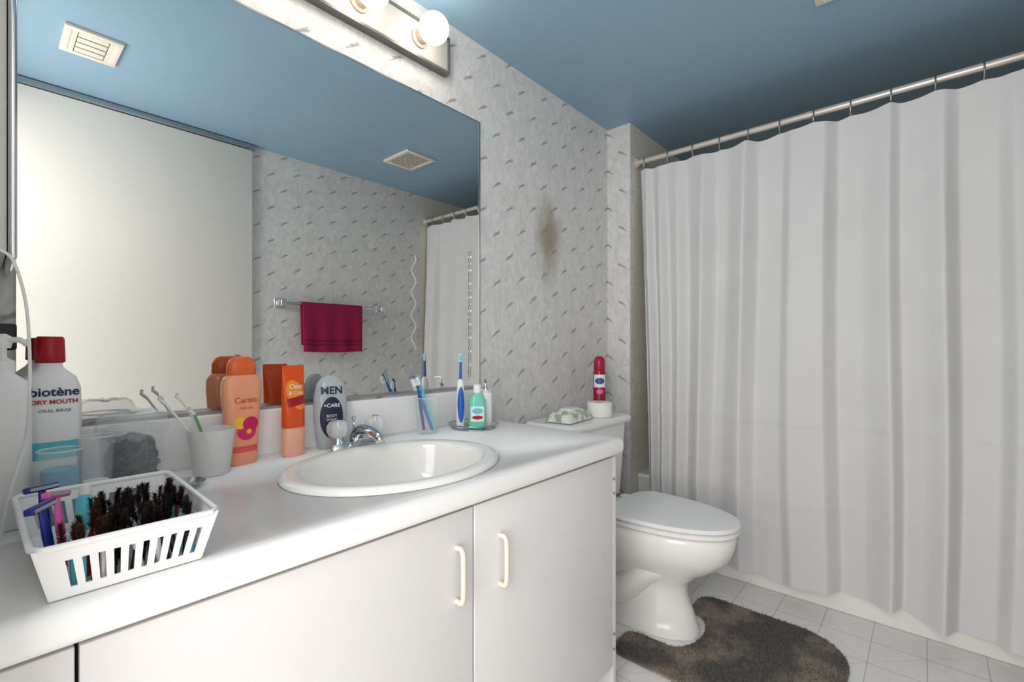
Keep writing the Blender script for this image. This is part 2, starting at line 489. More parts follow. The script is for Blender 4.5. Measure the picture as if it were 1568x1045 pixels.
# carcass
box('side_right', (1.262, 0.715, 0.0), (1.280, 1.275, ZC-0.049), LAMINATE, van)
box('side_left', (-0.028, 0.715, 0.0), (-0.01, 1.275, ZC-0.049), LAMINATE, van)
box('bottom_panel', (-0.01, 0.73, 0.10), (1.262, 1.275, 0.118), LAMINATE, van)
box('toe_kick', (-0.01, 0.775, 0.0), (1.262, 0.79, 0.10), LAMINATE, van)
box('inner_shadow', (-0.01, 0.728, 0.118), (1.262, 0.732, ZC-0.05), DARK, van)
box('filler_left', (-0.028, 0.710, 0.105), (0.070, 0.727, 0.735), LAMINATE, van, 0.0015)
box('door_left', (0.074, 0.709, 0.105), (0.680, 0.727, 0.735), LAMINATE, van, 0.0015)
box('door_right', (0.685, 0.709, 0.105), (1.262, 0.727, 0.735), LAMINATE, van, 0.0015)
box('end_strip', (1.264, 0.7095, 0.0), (1.281, 0.716, 0.735), LAMINATE, van, 0.001)
for k, z in enumerate((0.668, 0.625, 0.200, 0.155)):
    lathe('screw_%d' % k, [(0.0045, 0), (0.0045, -0.0015), (0.003, -0.003)], STEEL, van, (1.268, 0.7095, z), 14, 'Y')
for k, (x, z0, z1) in enumerate(((0.634, 0.550, 0.672), (0.762, 0.537, 0.659))):
    pts = [(x, 0.709, z0+0.008), (x, 0.696, z0+0.007), (x, 0.690, z0+0.014), (x, 0.688, z0+0.03), (x, 0.688, z1-0.03), (x, 0.690, z1-0.014), (x, 0.696, z1-0.007), (x, 0.709, z1-0.008)]
    sweep('handle_%d' % k, catmull(pts, 5), 0.0055, CREAM, van, 12)
# sink
sk = empty('bathroom_sink', (CX, CY, ZC))
prof = [(0.0, 0.0005), (0.0, 0.006), (0.004, 0.011), (0.012, 0.014), (0.028, 0.013), (0.037, 0.010), (0.043, 0.004), (0.047, -0.006), (0.053, -0.03), (0.063, -0.065), (0.080, -0.10), (0.105, -0.125), (0.135, -0.140), (0.165, -0.146), (0.185, -0.148)]
rings = []
for t, z in prof:
    rings.append(se_ring(CA-t*1.05, max(CB-t, 0.02), z, 2.0+0.12*(t > 0.04), 72))
loft('sink_bowl', rings, PORC, sk, cap0=False, cap1=True, sharp=60)
lathe('drain', [(0.021, 0.0), (0.021, 0.004), (0.016, 0.005), (0.013, 0.002)], CHROME, sk, (0, 0, -0.1475), 24)
# faucet
fa = empty('faucet', (0.688, 1.176, ZC+0.0005))
loft('base_plate', [se_ring(0.083, 0.026, 0, 3), se_ring(0.083, 0.026, 0.010, 3), se_ring(0.074, 0.020, 0.020, 3), se_ring(0.05, 0.016, 0.022, 3)], CHROME, fa)
sp = catmull([(0, 0.004, 0.015), (0, 0.0, 0.036), (0, -0.025, 0.052), (0, -0.07, 0.050), (0, -0.105, 0.040), (0, -0.112, 0.030)], 6)
sweep('spout', sp, 0.012, CHROME, fa, 16, [0.019-0.008*i/(len(sp)-1) for i in range(len(sp))])
sweep('pop_up_rod', [(0, 0.018, 0.02), (0, 0.018, 0.075)], 0.0025, CHROME, fa, 8)
lathe('rod_knob', [(0.002, 0), (0.006, 0.003), (0.006, 0.009), (0.002, 0.012)], CHROME, fa, (0, 0.018, 0.073), 14)
ACR = mat('acrylic_handle', (244, 247, 250), 0.04, alpha=0.5)
for k, x in enumerate((-0.056, 0.056)):
    lathe('stem_%d' % k, [(0.018, 0.012), (0.016, 0.022), (0.011, 0.028), (0.011, 0.036)], CHROME, fa, (x, 0, 0), 24)
    rings = []
    for r_, z_ in ((0.013, 0.034), (0.022, 0.040), (0.027, 0.052), (0.027, 0.066), (0.021, 0.077), (0.012, 0.081)):
        ring = []
        for j in range(40):
            t = 2*math.pi*j/40
            q = r_*(1+0.09*math.cos(5*t))
            ring.append((x+q*math.cos(t), q*math.sin(t), z_))
        rings.append(ring)
    loft('acrylic_knob_%d' % k, rings, ACR, fa)
    lathe('knob_core_%d' % k, [(0.008, 0.036), (0.010, 0.05), (0.007, 0.078)], CHROME, fa, (x, 0, 0), 16)
    lathe('knob_cap_%d' % k, [(0.009, 0.0812), (0.009, 0.083), (0.004, 0.0842)], CHROME, fa, (x, 0, 0), 16)

# ------------------------------------------------------------------ toilet
TX = 1.75
to = empty('toilet', (TX, 0, 0))
def egg(cy, a, bf, bb, z, seg=56, n=2.2):
    out = []
    for j in range(seg):
        t = 2*math.pi*j/seg
        ct_, st_ = math.cos(t), math.sin(t)
        nn = n if st_ < 0 else 2.8
        bb_ = bf if st_ < 0 else bb
        out.append((a*math.copysign(abs(ct_)**(2/nn), ct_), cy+bb_*math.copysign(abs(st_)**(2/nn), st_), z))
    return out
R = [egg(0.90, 0.118, 0.272, 0.21, 0.001), egg(0.90, 0.118, 0.272, 0.21, 0.018), egg(0.90, 0.110, 0.262, 0.20, 0.035), egg(0.90, 0.098, 0.245, 0.19, 0.09),
     egg(0.90, 0.092, 0.225, 0.18, 0.15), egg(0.90, 0.096, 0.235, 0.18, 0.19), egg(0.89, 0.116, 0.275, 0.19, 0.23), egg(0.88, 0.143, 0.318, 0.20, 0.265),
     egg(0.87, 0.165, 0.345, 0.21, 0.305), egg(0.87, 0.176, 0.360, 0.21, 0.345), egg(0.87, 0.179, 0.366, 0.21, 0.38), egg(0.87, 0.176, 0.363, 0.21, 0.396), egg(0.87, 0.166, 0.352, 0.19, 0.400),
     egg(0.86, 0.13, 0.29, 0.13, 0.397), egg(0.86, 0.11, 0.25, 0.10, 0.30), egg(0.86, 0.05, 0.12, 0.05, 0.20)]
loft('bowl', R, PORC, to, sharp=70)
for k, s in enumerate((-1, 1)):
    tw = catmull([(s*0.060, 0.72, 0.25), (s*0.074, 0.80, 0.215), (s*0.082, 0.88, 0.14), (s*0.082, 0.95, 0.10), (s*0.084, 1.01, 0.15), (s*0.080, 1.05, 0.24), (s*0.06, 1.05, 0.30)], 7)
    sweep('trapway_%d' % k, tw, 0.045, PORC, to, 18, [0.03+0.024*math.sin(math.pi*min(1, i/(len(tw)-1)*1.1+0.05)) for i in range(len(tw))])
    lathe('bolt_cap_%d' % k, [(0.013, 0), (0.012, 0.01), (0.006, 0.015)], PORC, to, (s*0.112, 0.93, 0.018), 18)
loft('seat', [egg(0.86, 0.180, 0.362, 0.085, 0.402), egg(0.86, 0.186, 0.368, 0.09, 0.408), egg(0.86, 0.186, 0.368, 0.09, 0.417), egg(0.86, 0.181, 0.363, 0.087, 0.421)], PLASTIC_W, to)
loft('lid', [egg(0.86, 0.181, 0.363, 0.085, 0.424), egg(0.86, 0.188, 0.370, 0.09, 0.428), egg(0.86, 0.189, 0.371, 0.09, 0.435), egg(0.86, 0.184, 0.367, 0.086, 0.441), egg(0.86, 0.16, 0.34, 0.07, 0.444), egg(0.86, 0.08, 0.2, 0.04, 0.446)], PLASTIC_W, to)
for k, s in enumerate((-1, 1)):
    box('hinge_%d' % k, (s*0.075-0.02, 0.945, 0.401), (s*0.075+0.02, 0.985, 0.435), PLASTIC_W, to, 0.008)
box('rear_deck', (-0.13, 0.99, 0.26), (0.13, 1.17, 0.398), PORC, to, 0.03, 5)
def rrect(x0, x1, y0, y1, z, r=0.03, k=6):
    out = []
    for (cx, cy, a0) in ((x1-r, y1-r, 0), (x0+r, y1-r, 90), (x0+r, y0+r, 180), (x1-r, y0+r, 270)):
        for i in range(k+1):
            a = math.radians(a0+90*i/k)
            out.append((cx+r*math.cos(a), cy+r*math.sin(a), z))
    return out
loft('tank', [rrect(-0.19, 0.19, 1.075, 1.235, 0.385), rrect(-0.212, 0.212, 1.055, 1.245, 0.40), rrect(-0.235, 0.235, 1.04, 1.252, 0.724)], PORC, to)
loft('tank_lid', [rrect(-0.248, 0.248, 1.025, 1.262, 0.725), rrect(-0.253, 0.253, 1.02, 1.266, 0.732), rrect(-0.253, 0.253, 1.02, 1.266, 0.745), rrect(-0.245, 0.245, 1.028, 1.26, 0.755)], PORC, to)
sweep('flush_lever', [(-0.17, 1.045, 0.68), (-0.17, 1.022, 0.68), (-0.10, 1.018, 0.672)], 0.007, CHROME, to, 10)
sv = empty('water_supply_valve', (1.50, 1.2, 0.16))
sweep('supply_stub', [(0, 0.079, 0), (0, 0.0, 0)], 0.009, CHROME, sv, 12)
lathe('escutcheon', [(0.03, 0.079), (0.028, 0.070), (0.012, 0.066)], CHROME, sv, (0, 0, 0), 24, 'Y')
loft('valve_handle', [se_ring(0.022, 0.012, -0.012, 2), se_ring(0.024, 0.013, 0, 2), se_ring(0.022, 0.012, 0.012, 2)], CHROME, sv)
sweep('supply_hose', catmull([(0, 0, 0.01), (0.0, -0.01, 0.08), (0.03, -0.02, 0.16), (0.06, -0.02, 0.224)], 6), 0.006, STEEL, sv, 10)

# things on the tank
r1 = empty('toilet_paper_roll', (1.835, 1.098, 0.7555))
lathe('paper', [(0.02, 0.0), (0.052, 0.0), (0.055, 0.003), (0.055, 0.061), (0.052, 0.064), (0.02, 0.064), (0.02, 0.0)], PAPER, r1, (0, 0, 0), 48, cap0=False, cap1=False)
lathe('core', [(0.0195, 0.001), (0.0195, 0.063), (0.018, 0.063), (0.018, 0.001)], mat('cardboard', (190, 160, 125), 0.9), r1, cap0=False, cap1=False)
c1 = empty('air_freshener_can', (1.945, 1.165, 0.7555))
CANB = mat('can_magenta', (156, 20, 54), 0.25)
lathe('can_body', [(0.025, 0), (0.029, 0.003), (0.029, 0.190), (0.026, 0.200)], CANB, c1)
lathe('can_cap', [(0.0255, 0.200), (0.0270, 0.203), (0.0270, 0.240), (0.022, 0.258), (0.012, 0.266)], mat('can_cap_pink', (166, 26, 70), 0.3), c1)
tb = [(0, 0.029, 0.029), (0.2, 0.029, 0.029)]
patch('can_label_white', tb, 2, -0.026, 0.026, 0.120, 0.180, PLASTIC_W, c1, False, 0.0006)
patch('can_label_blue', tb, 2, -0.022, 0.022, 0.135, 0.165, mat('can_blue', (70, 90, 150), 0.3), c1, True, 0.001)
patch('can_label_flower', tb, 2, -0.016, 0.016, 0.088, 0.112, PINK2, c1, True, 0.001)
c1.rotation_euler = (0, 0, math.radians(-55))
w1 = empty('wet_wipes_pack', (1.655, 1.135, 0.756), math.radians(6))
vs = []; fs = []; nx, ny = 22, 14
for s in (1, 0):
    for i in range(nx+1):
        for j in range(ny+1):
            u, v = i/nx, j/ny
            e_ = (max(0, 1-abs(2*u-1)**5)*max(0, 1-abs(2*v-1)**4))**0.5
            z = 0.002+(0.042*e_ + 0.003*math.sin(u*17+v*5)*e_ if s else 0)
            vs.append((-0.105+0.21*u, -0.06+0.12*v, z))
for s in (0, 1):
    o_ = s*(nx+1)*(ny+1)
    for i in range(nx):
        for j in range(ny):
            a = o_+i*(ny+1)+j
            fs.append([a, a+ny+1, a+ny+2, a+1])
wm = bpy.data.materials.new('wipes_print'); wm.use_nodes = True
nt = wm.node_tree; b = nt.nodes['Principled BSDF']; b.inputs['Roughness'].default_value = 0.3
tc = N(nt, 'ShaderNodeTexCoord'); nz = N(nt, 'ShaderNodeTexNoise'); nz.inputs['Scale'].default_value = 28
nt.links.new(tc.outputs['Object'], nz.inputs['Vector'])
nt.links.new(mixc(nt, smooth01(nt, nz.outputs['Fac'], 0.5, 0.6), lin((232, 234, 226)), lin((160, 182, 150))), b.inputs['Base Color'])
mk('pack', vs, fs, wm, w1)
loft('pack_lid', [se_ring(0.045, 0.03, 0.044, 4), se_ring(0.045, 0.03, 0.050, 4), se_ring(0.04, 0.026, 0.052, 4)], PLASTIC_W, w1)

# ------------------------------------------------------------------ rug
out = []
def arc(cx, cy, r, a0, a1, n=10, ry=None):
    for i in range(n+1):
        a = math.radians(a0+(a1-a0)*i/n)
        out.append((cx+r*math.cos(a), cy+(ry or r)*math.sin(a)))
arc(1.62, 0.35, 0.16, 180, 270); arc(1.87, 0.37, 0.18, 270, 360)
arc(1.99, 0.66, 0.06, 0, 90); arc(1.93, 0.68, 0.04, 90, 180)
arc(1.75, 0.69, 0.132, 0, -180, 16, 0.072)
arc(1.575, 0.80, 0.039, 0, 90); arc(1.52, 0.78, 0.06, 90, 180)
rug = empty('bath_rug', (0, 0, 0))
n_ = len(out)
loft('rug_backing', [[(x, y, 0.001) for x, y in out], [(x, y, 0.008) for x, y in out]], RUG, rug)
def inside(x, y):
    c = False; j = n_-1
    for i in range(n_):
        xi, yi = out[i]; xj, yj = out[j]
        if (yi > y) != (yj > y) and x < (xj-xi)*(y-yi)/(yj-yi)+xi: c = not c
        j = i
    return c
vs = []; fs = []; cnt = 0
while cnt < 28000:
    x = random.uniform(1.45, 2.06); y = random.uniform(0.18, 0.85)
    if not inside(x, y): continue
    cnt += 1
    a = random.uniform(0, 2*math.pi); w = 0.0020
    lx, ly = random.gauss(0, 0.0035), random.gauss(0, 0.0035)
    h = random.uniform(0.011, 0.016); k = len(vs)
    vs += [(x+w*math.cos(a), y+w*math.sin(a), 0.006), (x-w*math.cos(a), y-w*math.sin(a), 0.006), (x+lx, y+ly, h)]
    fs.append([k, k+1, k+2])
me = bpy.data.meshes.new('rug_pile'); me.from_pydata(vs, [], fs); me.materials.append(RUG)
o = bpy.data.objects.new('rug_pile', me); COL.objects.link(o); o.parent = rug

# ------------------------------------------------------------------ tub
tub = empty('bathtub', (0, 0, 0))
x0, x1, y0, y1 = 2.292, 2.998, YO+0.002, YS-0.002
loft('tub_shell', [rrect(x0+0.004, x1, y0, y1, 0.001, 0.004), rrect(x0+0.004, x1, y0, y1, 0.05, 0.004), rrect(x0+0.008, x1, y0, y1, 0.37, 0.004), rrect(x0, x1, y0, y1, 0.385, 0.006), rrect(x0+0.004, x1, y0, y1, 0.40, 0.01),
                   rrect(x0+0.07, x1-0.06, y0+0.08, y1-0.08, 0.40, 0.12), rrect(x0+0.08, x1-0.07, y0+0.10, y1-0.10, 0.38, 0.12), rrect(x0+0.12, x1-0.11, y0+0.16, y1-0.2, 0.12, 0.12), rrect(x0+0.18, x1-0.17, y0+0.22, y1-0.28, 0.09, 0.10)], PORC, tub)

# rod
ZR, XR = 2.033, 2.29
rod = empty('shower_curtain_rod', (XR, 0, ZR))
ROD = mat('rod_metal', (218, 210, 202), 0.3, 0.35)
sweep('rod', [(0, YO+0.002, 0), (0, 0.4, 0), (0, YS-0.002, 0)], 0.0135, ROD, rod, 20)
lathe('flange_a', [(0.028, 0), (0.028, -0.006), (0.017, -0.018)], ROD, rod, (0, YS-0.001, 0), 24, 'Y')
lathe('flange_b', [(0.028, 0), (0.028, 0.006), (0.017, 0.018)], ROD, rod, (0, YO+0.001, 0), 24, 'Y')
sweep('rod_joint', [(0, 0.36, 0), (0, 0.38, 0)], 0.0155, ROD, rod, 20)

# curtain: broad irregular pleats (positive = towards the room)
knots = [(1.122, -0.01), (1.09, 0.020), (1.06, -0.018), (1.02, 0.022), (0.985, -0.016), (0.93, 0.014), (0.885, -0.022), (0.80, 0.030), (0.745, -0.030), (0.70, -0.020), (0.612, 0.040), (0.565, -0.030), (0.467, -0.008), (0.43, 0.028),
         (0.31, 0.034), (0.27, -0.040), (0.19, -0.020), (0.105, 0.036), (0.075, -0.026), (0.02, 0.0), (-0.045, 0.042), (-0.085, -0.036), (-0.18, -0.016), (-0.215, 0.026), (-0.30, 0.020), (-0.352, -0.01)]
def fold(y):
    for i in range(len(knots)-1):
        a, b = knots[i], knots[i+1]
        if b[0] <= y <= a[0]:
            t = (a[0]-y)/(a[0]-b[0])
            ts = t*t*(3-2*t)
            t = 0.7*t+0.3*ts
            return a[1]*(1-t)+b[1]*t
    return 0.0
NYF = 560
smp = [fold(-0.352+1.474*i/NYF) for i in range(NYF+1)]
for _ in range(5):
    smp = [smp[0]]+[(smp[i-1]+2*smp[i]+smp[i+1])/4 for i in range(1, NYF)]+[smp[-1]]
def foldS(y):
    f = max(0, min(NYF-0.001, (y+0.352)/1.474*NYF)); i = int(f)
    return smp[i]*(1-(f-i))+smp[i+1]*(f-i)
cur = empty('shower_curtain', (0, 0, 0))
NY, NZ = 460, 160
zt, zb = 1.990, 0.085
vs = []; fs = []
for j in range(NZ+1):
    z = zt+(zb-zt)*j/NZ
    hfrac = (zt-z)/(zt-zb)
    for i in range(NY+1):
        y = 1.122-(1.122+0.352)*i/NY
        amp = 0.5+0.6*min(1, hfrac*5) + 0.16*math.sin(5*y+1.3+2*z)
        ysh = y+0.014*math.sin(2.2*z+5*y)*hfrac
        x = 2.230+0.057*max(0, (z-0.42)/1.58)-foldS(ysh)*amp
        for kc, zc in enumerate((1.70, 1.43, 1.08, 0.75, 0.42)):
            zz = zc+0.004*math.sin(9*y)
            s_ = (0.002, 0.004, 0.002, 0.0050, 0.002)[kc]
            dz = z-zz
            x -= s_*math.exp(-(dz/0.010)**2)
            x += s_*0.9*(-dz/0.05)*math.exp(-(dz/0.05)**2)
        x += 0.0012*math.sin(31*y+13*z)*math.sin(11*z)
        x += 0.004*math.sin(2.7*z+7*y)*math.sin(3.1*y+1)*hfrac
        sag = 0.008*abs(math.sin(math.pi*(1.10-y)/0.1245)) * max(0, 1-hfrac*8)
        hem = 0.012*math.sin(9*y)+0.006*math.sin(23*y)
        yy = y
        w_ = max(0, (y-0.75)/0.372)
        yy -= 0.085*hfrac*w_
        vs.append((x, yy, z-sag+hem*max(0, hfrac*3-2)))
for j in range(NZ):
    for i in range(NY):
        a = j*(NY+1)+i
        fs.append([a, a+1, a+NY+2, a+NY+1])
mk('curtain_fabric', vs, fs, CURT, cur, True, 180)
for k in range(12):
    y = 1.10-0.1245*k
    pts = []
    for i in range(17):
        a = 2*math.pi*i/16
        pts.append((0.020*math.sin(a)*0.9, y+0.002*math.sin(a), -0.014+0.031*math.cos(a)))
    sweep('ring_%d' % k, pts, 0.0028, STEEL, rod, 8)

# ------------------------------------------------------------------ towel bar
tbr = empty('towel_bar', (0, YO, 1.325))
sweep('bar', [(1.19, 0.06, 0), (1.85, 0.06, 0)], 0.009, CHROME, tbr, 14)
for k, x in enumerate((1.185, 1.855)):
    box('bracket_plate_%d' % k, (x-0.028, 0.001, -0.028), (x+0.028, 0.010, 0.028), CHROME, tbr, 0.003)
    box('bracket_post_%d' % k, (x-0.016, 0.010, -0.020), (x+0.016, 0.080, 0.020), CHROME, tbr, 0.004)
tw = empty('hand_towel', (0, YO+0.06, 1.325))
prof = []
for i in range(13): prof.append((0.0105+0.002, -0.29+0.29*i/12))
for i in range(1, 8):
    a = math.pi*i/8; prof.append((0.0125*math.cos(a), 0.0098*math.sin(a)))
for i in range(13): prof.append((-0.0125, -0.25*i/12))
vs = []; fs = []; NX = 60
for i in range(NX+1):
    x = 1.295+0.40*i/NX
    for (py, pz) in prof:
        dr = min(1, max(0, -pz/0.29))
        wv = 0.006*math.sin(i*0.35)*dr if py > 0 else 0.002*math.sin(i*.4)*dr
        vs.append((x+(0.012*dr*(0.5-i/NX)), py+wv+(0.003*dr if py > 0 else 0), pz-(0.006*math.sin(i/NX*3)*dr)))
L = len(prof)
for i in range(NX):
    for j in range(L-1):
        a = i*L+j; fs.append([a, a+L, a+L+1, a+1])
o = mk('towel_cloth', vs, fs, MAGENTA, tw, True, 180)
sd = o.modifiers.new('thick', 'SOLIDIFY'); sd.thickness = 0.005; sd.offset = 1
for k, z in enumerate((-0.220, -0.245)):
    vs = []; fs = []
    for i in range(NX+1):
        x = 1.297+0.396*i/NX; dr = -z/0.29
        y = 0.0145+0.006*math.sin(i*0.35)*dr+0.003*dr+0.0062
        for dz in (-0.004, 0.004): vs.append((x+(0.012*dr*(0.5-i/NX)), y, z+dz-(0.006*math.sin(i/NX*3)*dr)))
    for i in range(NX): fs.append([2*i, 2*i+2, 2*i+3, 2*i+1])
    mk('towel_band_%d' % k, vs, fs, MAG_D, tw, True, 180)

# hanging spiral decoration in the far corner & bead chain on mirror edge
hs = empty('hanging_spiral_cord', (2.15, YO+0.03, 1.75))
pts = [(0.018*math.sin(t*0.45), 0.012*math.cos(t*0.45), -0.012*t) for t in range(0, 60)]
sweep('spiral', pts, 0.005, PLASTIC_W, hs, 8)
sweep('hook', [(0, 0.012, 0), (0, -0.029, 0.004)], 0.003, STEEL, hs, 8)
bc = empty('bead_chain', (1.205, YA-0.011, 1.425))
for k in range(20):
    lathe('bead_%d' % k, [(0.0006, -0.005), (0.0028, -0.004), (0.0034, 0), (0.0028, 0.004), (0.0006, 0.005)], PLASTIC_W if k % 2 else STEEL, bc, (0.002*math.sin(k), 0, -0.025*k), 10)
sweep('chain_cord', [(0, 0, 0.005), (0, 0, -0.480)], 0.0012, STEEL, bc, 6)

# ------------------------------------------------------------------ counter items
# basket
bk = empty('storage_basket', (0, 0, ZC))
B0 = [(0.050, 0.714), (0.192, 0.714), (0.198, 0.968), (0.048, 0.968)]
B1 = [(0.036, 0.704), (0.209, 0.704), (0.216, 0.985), (0.032, 0.985)]
HB = 0.060
vs = []; fs = []
def bp(side, t, h):
    a0, a1 = B0[side], B0[(side+1) % 4]; c0, c1_ = B1[side], B1[(side+1) % 4]
    lo = (a0[0]*(1-t)+a1[0]*t, a0[1]*(1-t)+a1[1]*t); hi = (c0[0]*(1-t)+c1_[0]*t, c0[1]*(1-t)+c1_[1]*t)
    return (lo[0]*(1-h)+hi[0]*h, lo[1]*(1-h)+hi[1]*h, 0.002+h*HB)
for side in range(4):
    ncol = 10 if side in (0, 2) else 20
    ts = [0.0]
    for c in range(ncol):
        s_ = 0.11+0.84*c/ncol; w = 0.84/ncol
        ts += [s_+w*0.27, s_+w*0.73]
    ts.append(1.0)
    hs_ = [0, 0.18, 0.72, 1.0] if side in (0, 2) else [0, 0.12, 0.38, 0.46, 0.70, 0.76, 1.0]
    base = len(vs)
    for t in ts:
        for h in hs_: vs.append(bp(side, t, h))
    nh = len(hs_)
    for i in range(len(ts)-1):
        for j in range(nh-1):
            hole = (i % 2 == 1) and (j % 2 == 1)
            if side in (1, 3): hole = (i % 2 == 1) and j in (1, 3)
            if hole: continue
            a = base+i*nh+j; fs.append([a, a+nh, a+nh+1, a+1])
base = len(vs)
for p in B0: vs.append((p[0], p[1], 0.002))
fs.append([base, base+1, base+2, base+3])
o = mk('basket_body', vs, fs, PLASTIC_W, bk, False)
sd = o.modifiers.new('thick', 'SOLIDIFY'); sd.thickness = 0.002; sd.offset = 0
rp = []
for i in range(4):
    a, b = Vector(B1[i]), Vector(B1[(i+1) % 4])
    for t in (0.04, 0.5, 0.96): rp.append((*(a*(1-t)+b*t), HB+0.002))
rp.append(rp[0])
sweep('basket_rim', rp, 0.0038, PLASTIC_W, bk, 10)

# brushes in basket
mb = empty('makeup_brushes', (0, 0, ZC))
groups = {}
def addp(key, verts, faces):
    V, F = groups.setdefault(key, ([], []))
    k = len(V); V += verts; F += [[i+k for i in f] for f in faces]
cols = {'black': BLACK, 'white': PLASTIC_W, 'cyan': CYAN, 'red': RED, 'blue': BLUE}
rows = []
for i in range(15): rows.append((0.062+0.124*i/14, 0.724+random.uniform(0, 0.006)))
for i in range(14): rows.append((0.078+0.110*i/13, 0.754+random.uniform(-0.006, 0.006)))
for i in range(14): rows.append((0.086+0.104*i/13, 0.782+random.uniform(-0.006, 0.006)))
for i in range(13): rows.append((0.094+0.097*i/12, 0.810+random.uniform(-0.006, 0.006)))
for i in range(12): rows.append((0.102+0.090*i/11, 0.838+random.uniform(-0.006, 0.006)))
for i in range(10): rows.append((0.114+0.078*i/9, 0.864+random.uniform(-0.006, 0.006)))
pat = ['black', 'cyan', 'cyan', 'red', 'white', 'black', 'black', 'black', 'white', 'black', 'white', 'black', 'black']
for idx, (x, y) in enumerate(rows):
    p0 = Vector((x, y, 0.006)); p1 = Vector((x+random.uniform(-0.008, 0.010), y+random.uniform(0.004, 0.02), 0.044+random.uniform(0, 0.008)))
    d = (p1-p0).normalized()
    a = d.orthogonal().normalized(); b_ = d.cross(a)
    seg = 8; V = []; F = []
    for (q, r_) in ((0, 0.0026), (0.7, 0.0038), (1.0, 0.0018)):
        c_ = p0.lerp(p1, q)
        V += [tuple(c_+a*r_*math.cos(2*math.pi*j/seg)+b_*r_*math.sin(2*math.pi*j/seg)) for j in range(seg)]
    for i in range(2):
        for j in range(seg):
            k = (j+1) % seg; F.append([i*seg+j, i*seg+k, (i+1)*seg+k, (i+1)*seg+j])
    addp(pat[idx % len(pat)], V, F)
    L_ = random.uniform(0.018, 0.027)
    key = 'b2' if x < 0.105 else 'b1'
    for s in range(230):
        t = random.random(); ang = random.uniform(0, 2*math.pi)
        root = p1+d*(L_*t)
        rad = 0.0092*(1-0.45*t)
        tip = root+(a*math.cos(ang)+b_*math.sin(ang))*rad+d*random.uniform(0.001, 0.006)
        w = (a*math.sin(ang)-b_*math.cos(ang))*0.0008
        addp(key, [tuple(root+w), tuple(root-w), tuple(tip)], [[0, 1, 2]])
    V = []; F = []
    for (q, r_) in ((0, 0.0014), (1.0, 0.001)):
        c_ = p1+d*(L_*q)
        V += [tuple(c_+a*r_*math.cos(2*math.pi*j/5)+b_*r_*math.sin(2*math.pi*j/5)) for j in range(5)]
    for j in range(5): F.append([j, (j+1) % 5, 5+(j+1) % 5, 5+j])
    addp(key, V, F)
cols['b1'] = BROWN; cols['b2'] = BROWN2
for key, (V, F) in groups.items():
    mk('brushes_'+key, V, F, cols[key], mb, False)

# razors
def razor(name, loc, m, rot):
    e = empty(name, loc); e.rotation_euler = rot
    loft('handle', [se_ring(0.003, 0.0025, 0, 2), se_ring(0.0048, 0.0035, 0.02, 2), se_ring(0.0060, 0.004, 0.055, 2), se_ring(0.0044, 0.003, 0.08, 2), se_ring(0.004, 0.003, 0.088, 2)], m, e)
    box('razor_head', (-0.018, -0.005, 0.086), (0.018, 0.005, 0.094), m, e, 0.002)
    box('razor_blade', (-0.016, -0.0065, 0.088), (0.016, -0.005, 0.092), STEEL, e)
razor('disposable_razor', (0.060, 0.760, ZC+0.006), DBLUE, (math.radians(-8), math.radians(-4), 0.9))
razor('disposable_razor.001', (0.070, 0.800, ZC+0.006), PINK2, (math.radians(-14), math.radians(12), 0.9))
razor('disposable_razor.002', (0.060, 0.850, ZC+0.006), DBLUE, (math.radians(-12), math.radians(2), 0.5))
e = empty('eye_drop_tube', (0.100, 0.925, ZC+0.010))
e.rotation_euler = (math.radians(-20), math.radians(5), 0)
lathe('tube', [(0.008, 0), (0.010, 0.004), (0.010, 0.045), (0.006, 0.050)], CYAN, e, seg=20)
lathe('cap', [(0.007, 0.050), (0.007, 0.064), (0.004, 0.066)], PLASTIC_W, e, seg=20)

# mouthwash bottle
e = empty('mouthwash_bottle', (0.082, 1.155, ZC+0.0005), math.radians(-4))
T = [(0, 0.038, 0.028), (0.004, 0.041, 0.031), (0.18, 0.041, 0.031), (0.205, 0.040, 0.030), (0.225, 0.034, 0.026), (0.238, 0.020, 0.018), (0.244, 0.016, 0.016), (0.252, 0.016, 0.016)]
se_loft('bottle_body', T, PLASTIC_W, e, 3)
lathe('bottle_cap', [(0.0185, 0.250), (0.0200, 0.252), (0.0188, 0.292), (0.016, 0.296)], RED, e)
patch('label', T, 3, -0.036, 0.036, 0.06, 0.18, mat('label_white', (246, 247, 248), 0.3), e)
text('label_text', 'biotène', 0.0205, 0.006, 0.200, INK, e, T, 3, 0.0014, bold=0.0005)
text('label_text_b', 'DRY MOUTH', 0.0100, 0.006, 0.183, RINK, e, T, 3, 0.0014, bold=0.0003)
text('label_text_c', 'ORAL RINSE', 0.0076, 0.006, 0.168, INK, e, T, 3, 0.0014)
patch('label_wave', T, 3, -0.036, 0.036, 0.085, 0.115, CYAN, e, False, 0.001)

# pump bottle
e = empty('pump_bottle', (0.023, 1.062, ZC+0.0005))
T = [(0, 0.029, 0.026), (0.004, 0.032, 0.029), (0.20, 0.032, 0.029), (0.225, 0.027, 0.024), (0.236, 0.014, 0.014), (0.24, 0.013, 0.013)]
se_loft('bottle_body', T, PLASTIC_W, e, 2.6)
lathe('pump_collar', [(0.014, 0.239), (0.014, 0.256), (0.008, 0.259), (0.005, 0.262), (0.005, 0.276)], PLASTIC_W, e)
loft('pump_head', [se_ring(0.009, 0.009, 0.276, 2), se_ring(0.011, 0.010, 0.284, 2), se_ring(0.010, 0.009, 0.294, 2), se_ring(0.004, 0.004, 0.298, 2)], PLASTIC_W, e)
sweep('pump_spout', [(0, 0, 0.288), (0.018, -0.012, 0.289), (0.026, -0.018, 0.282)], 0.0045, PLASTIC_W, e)

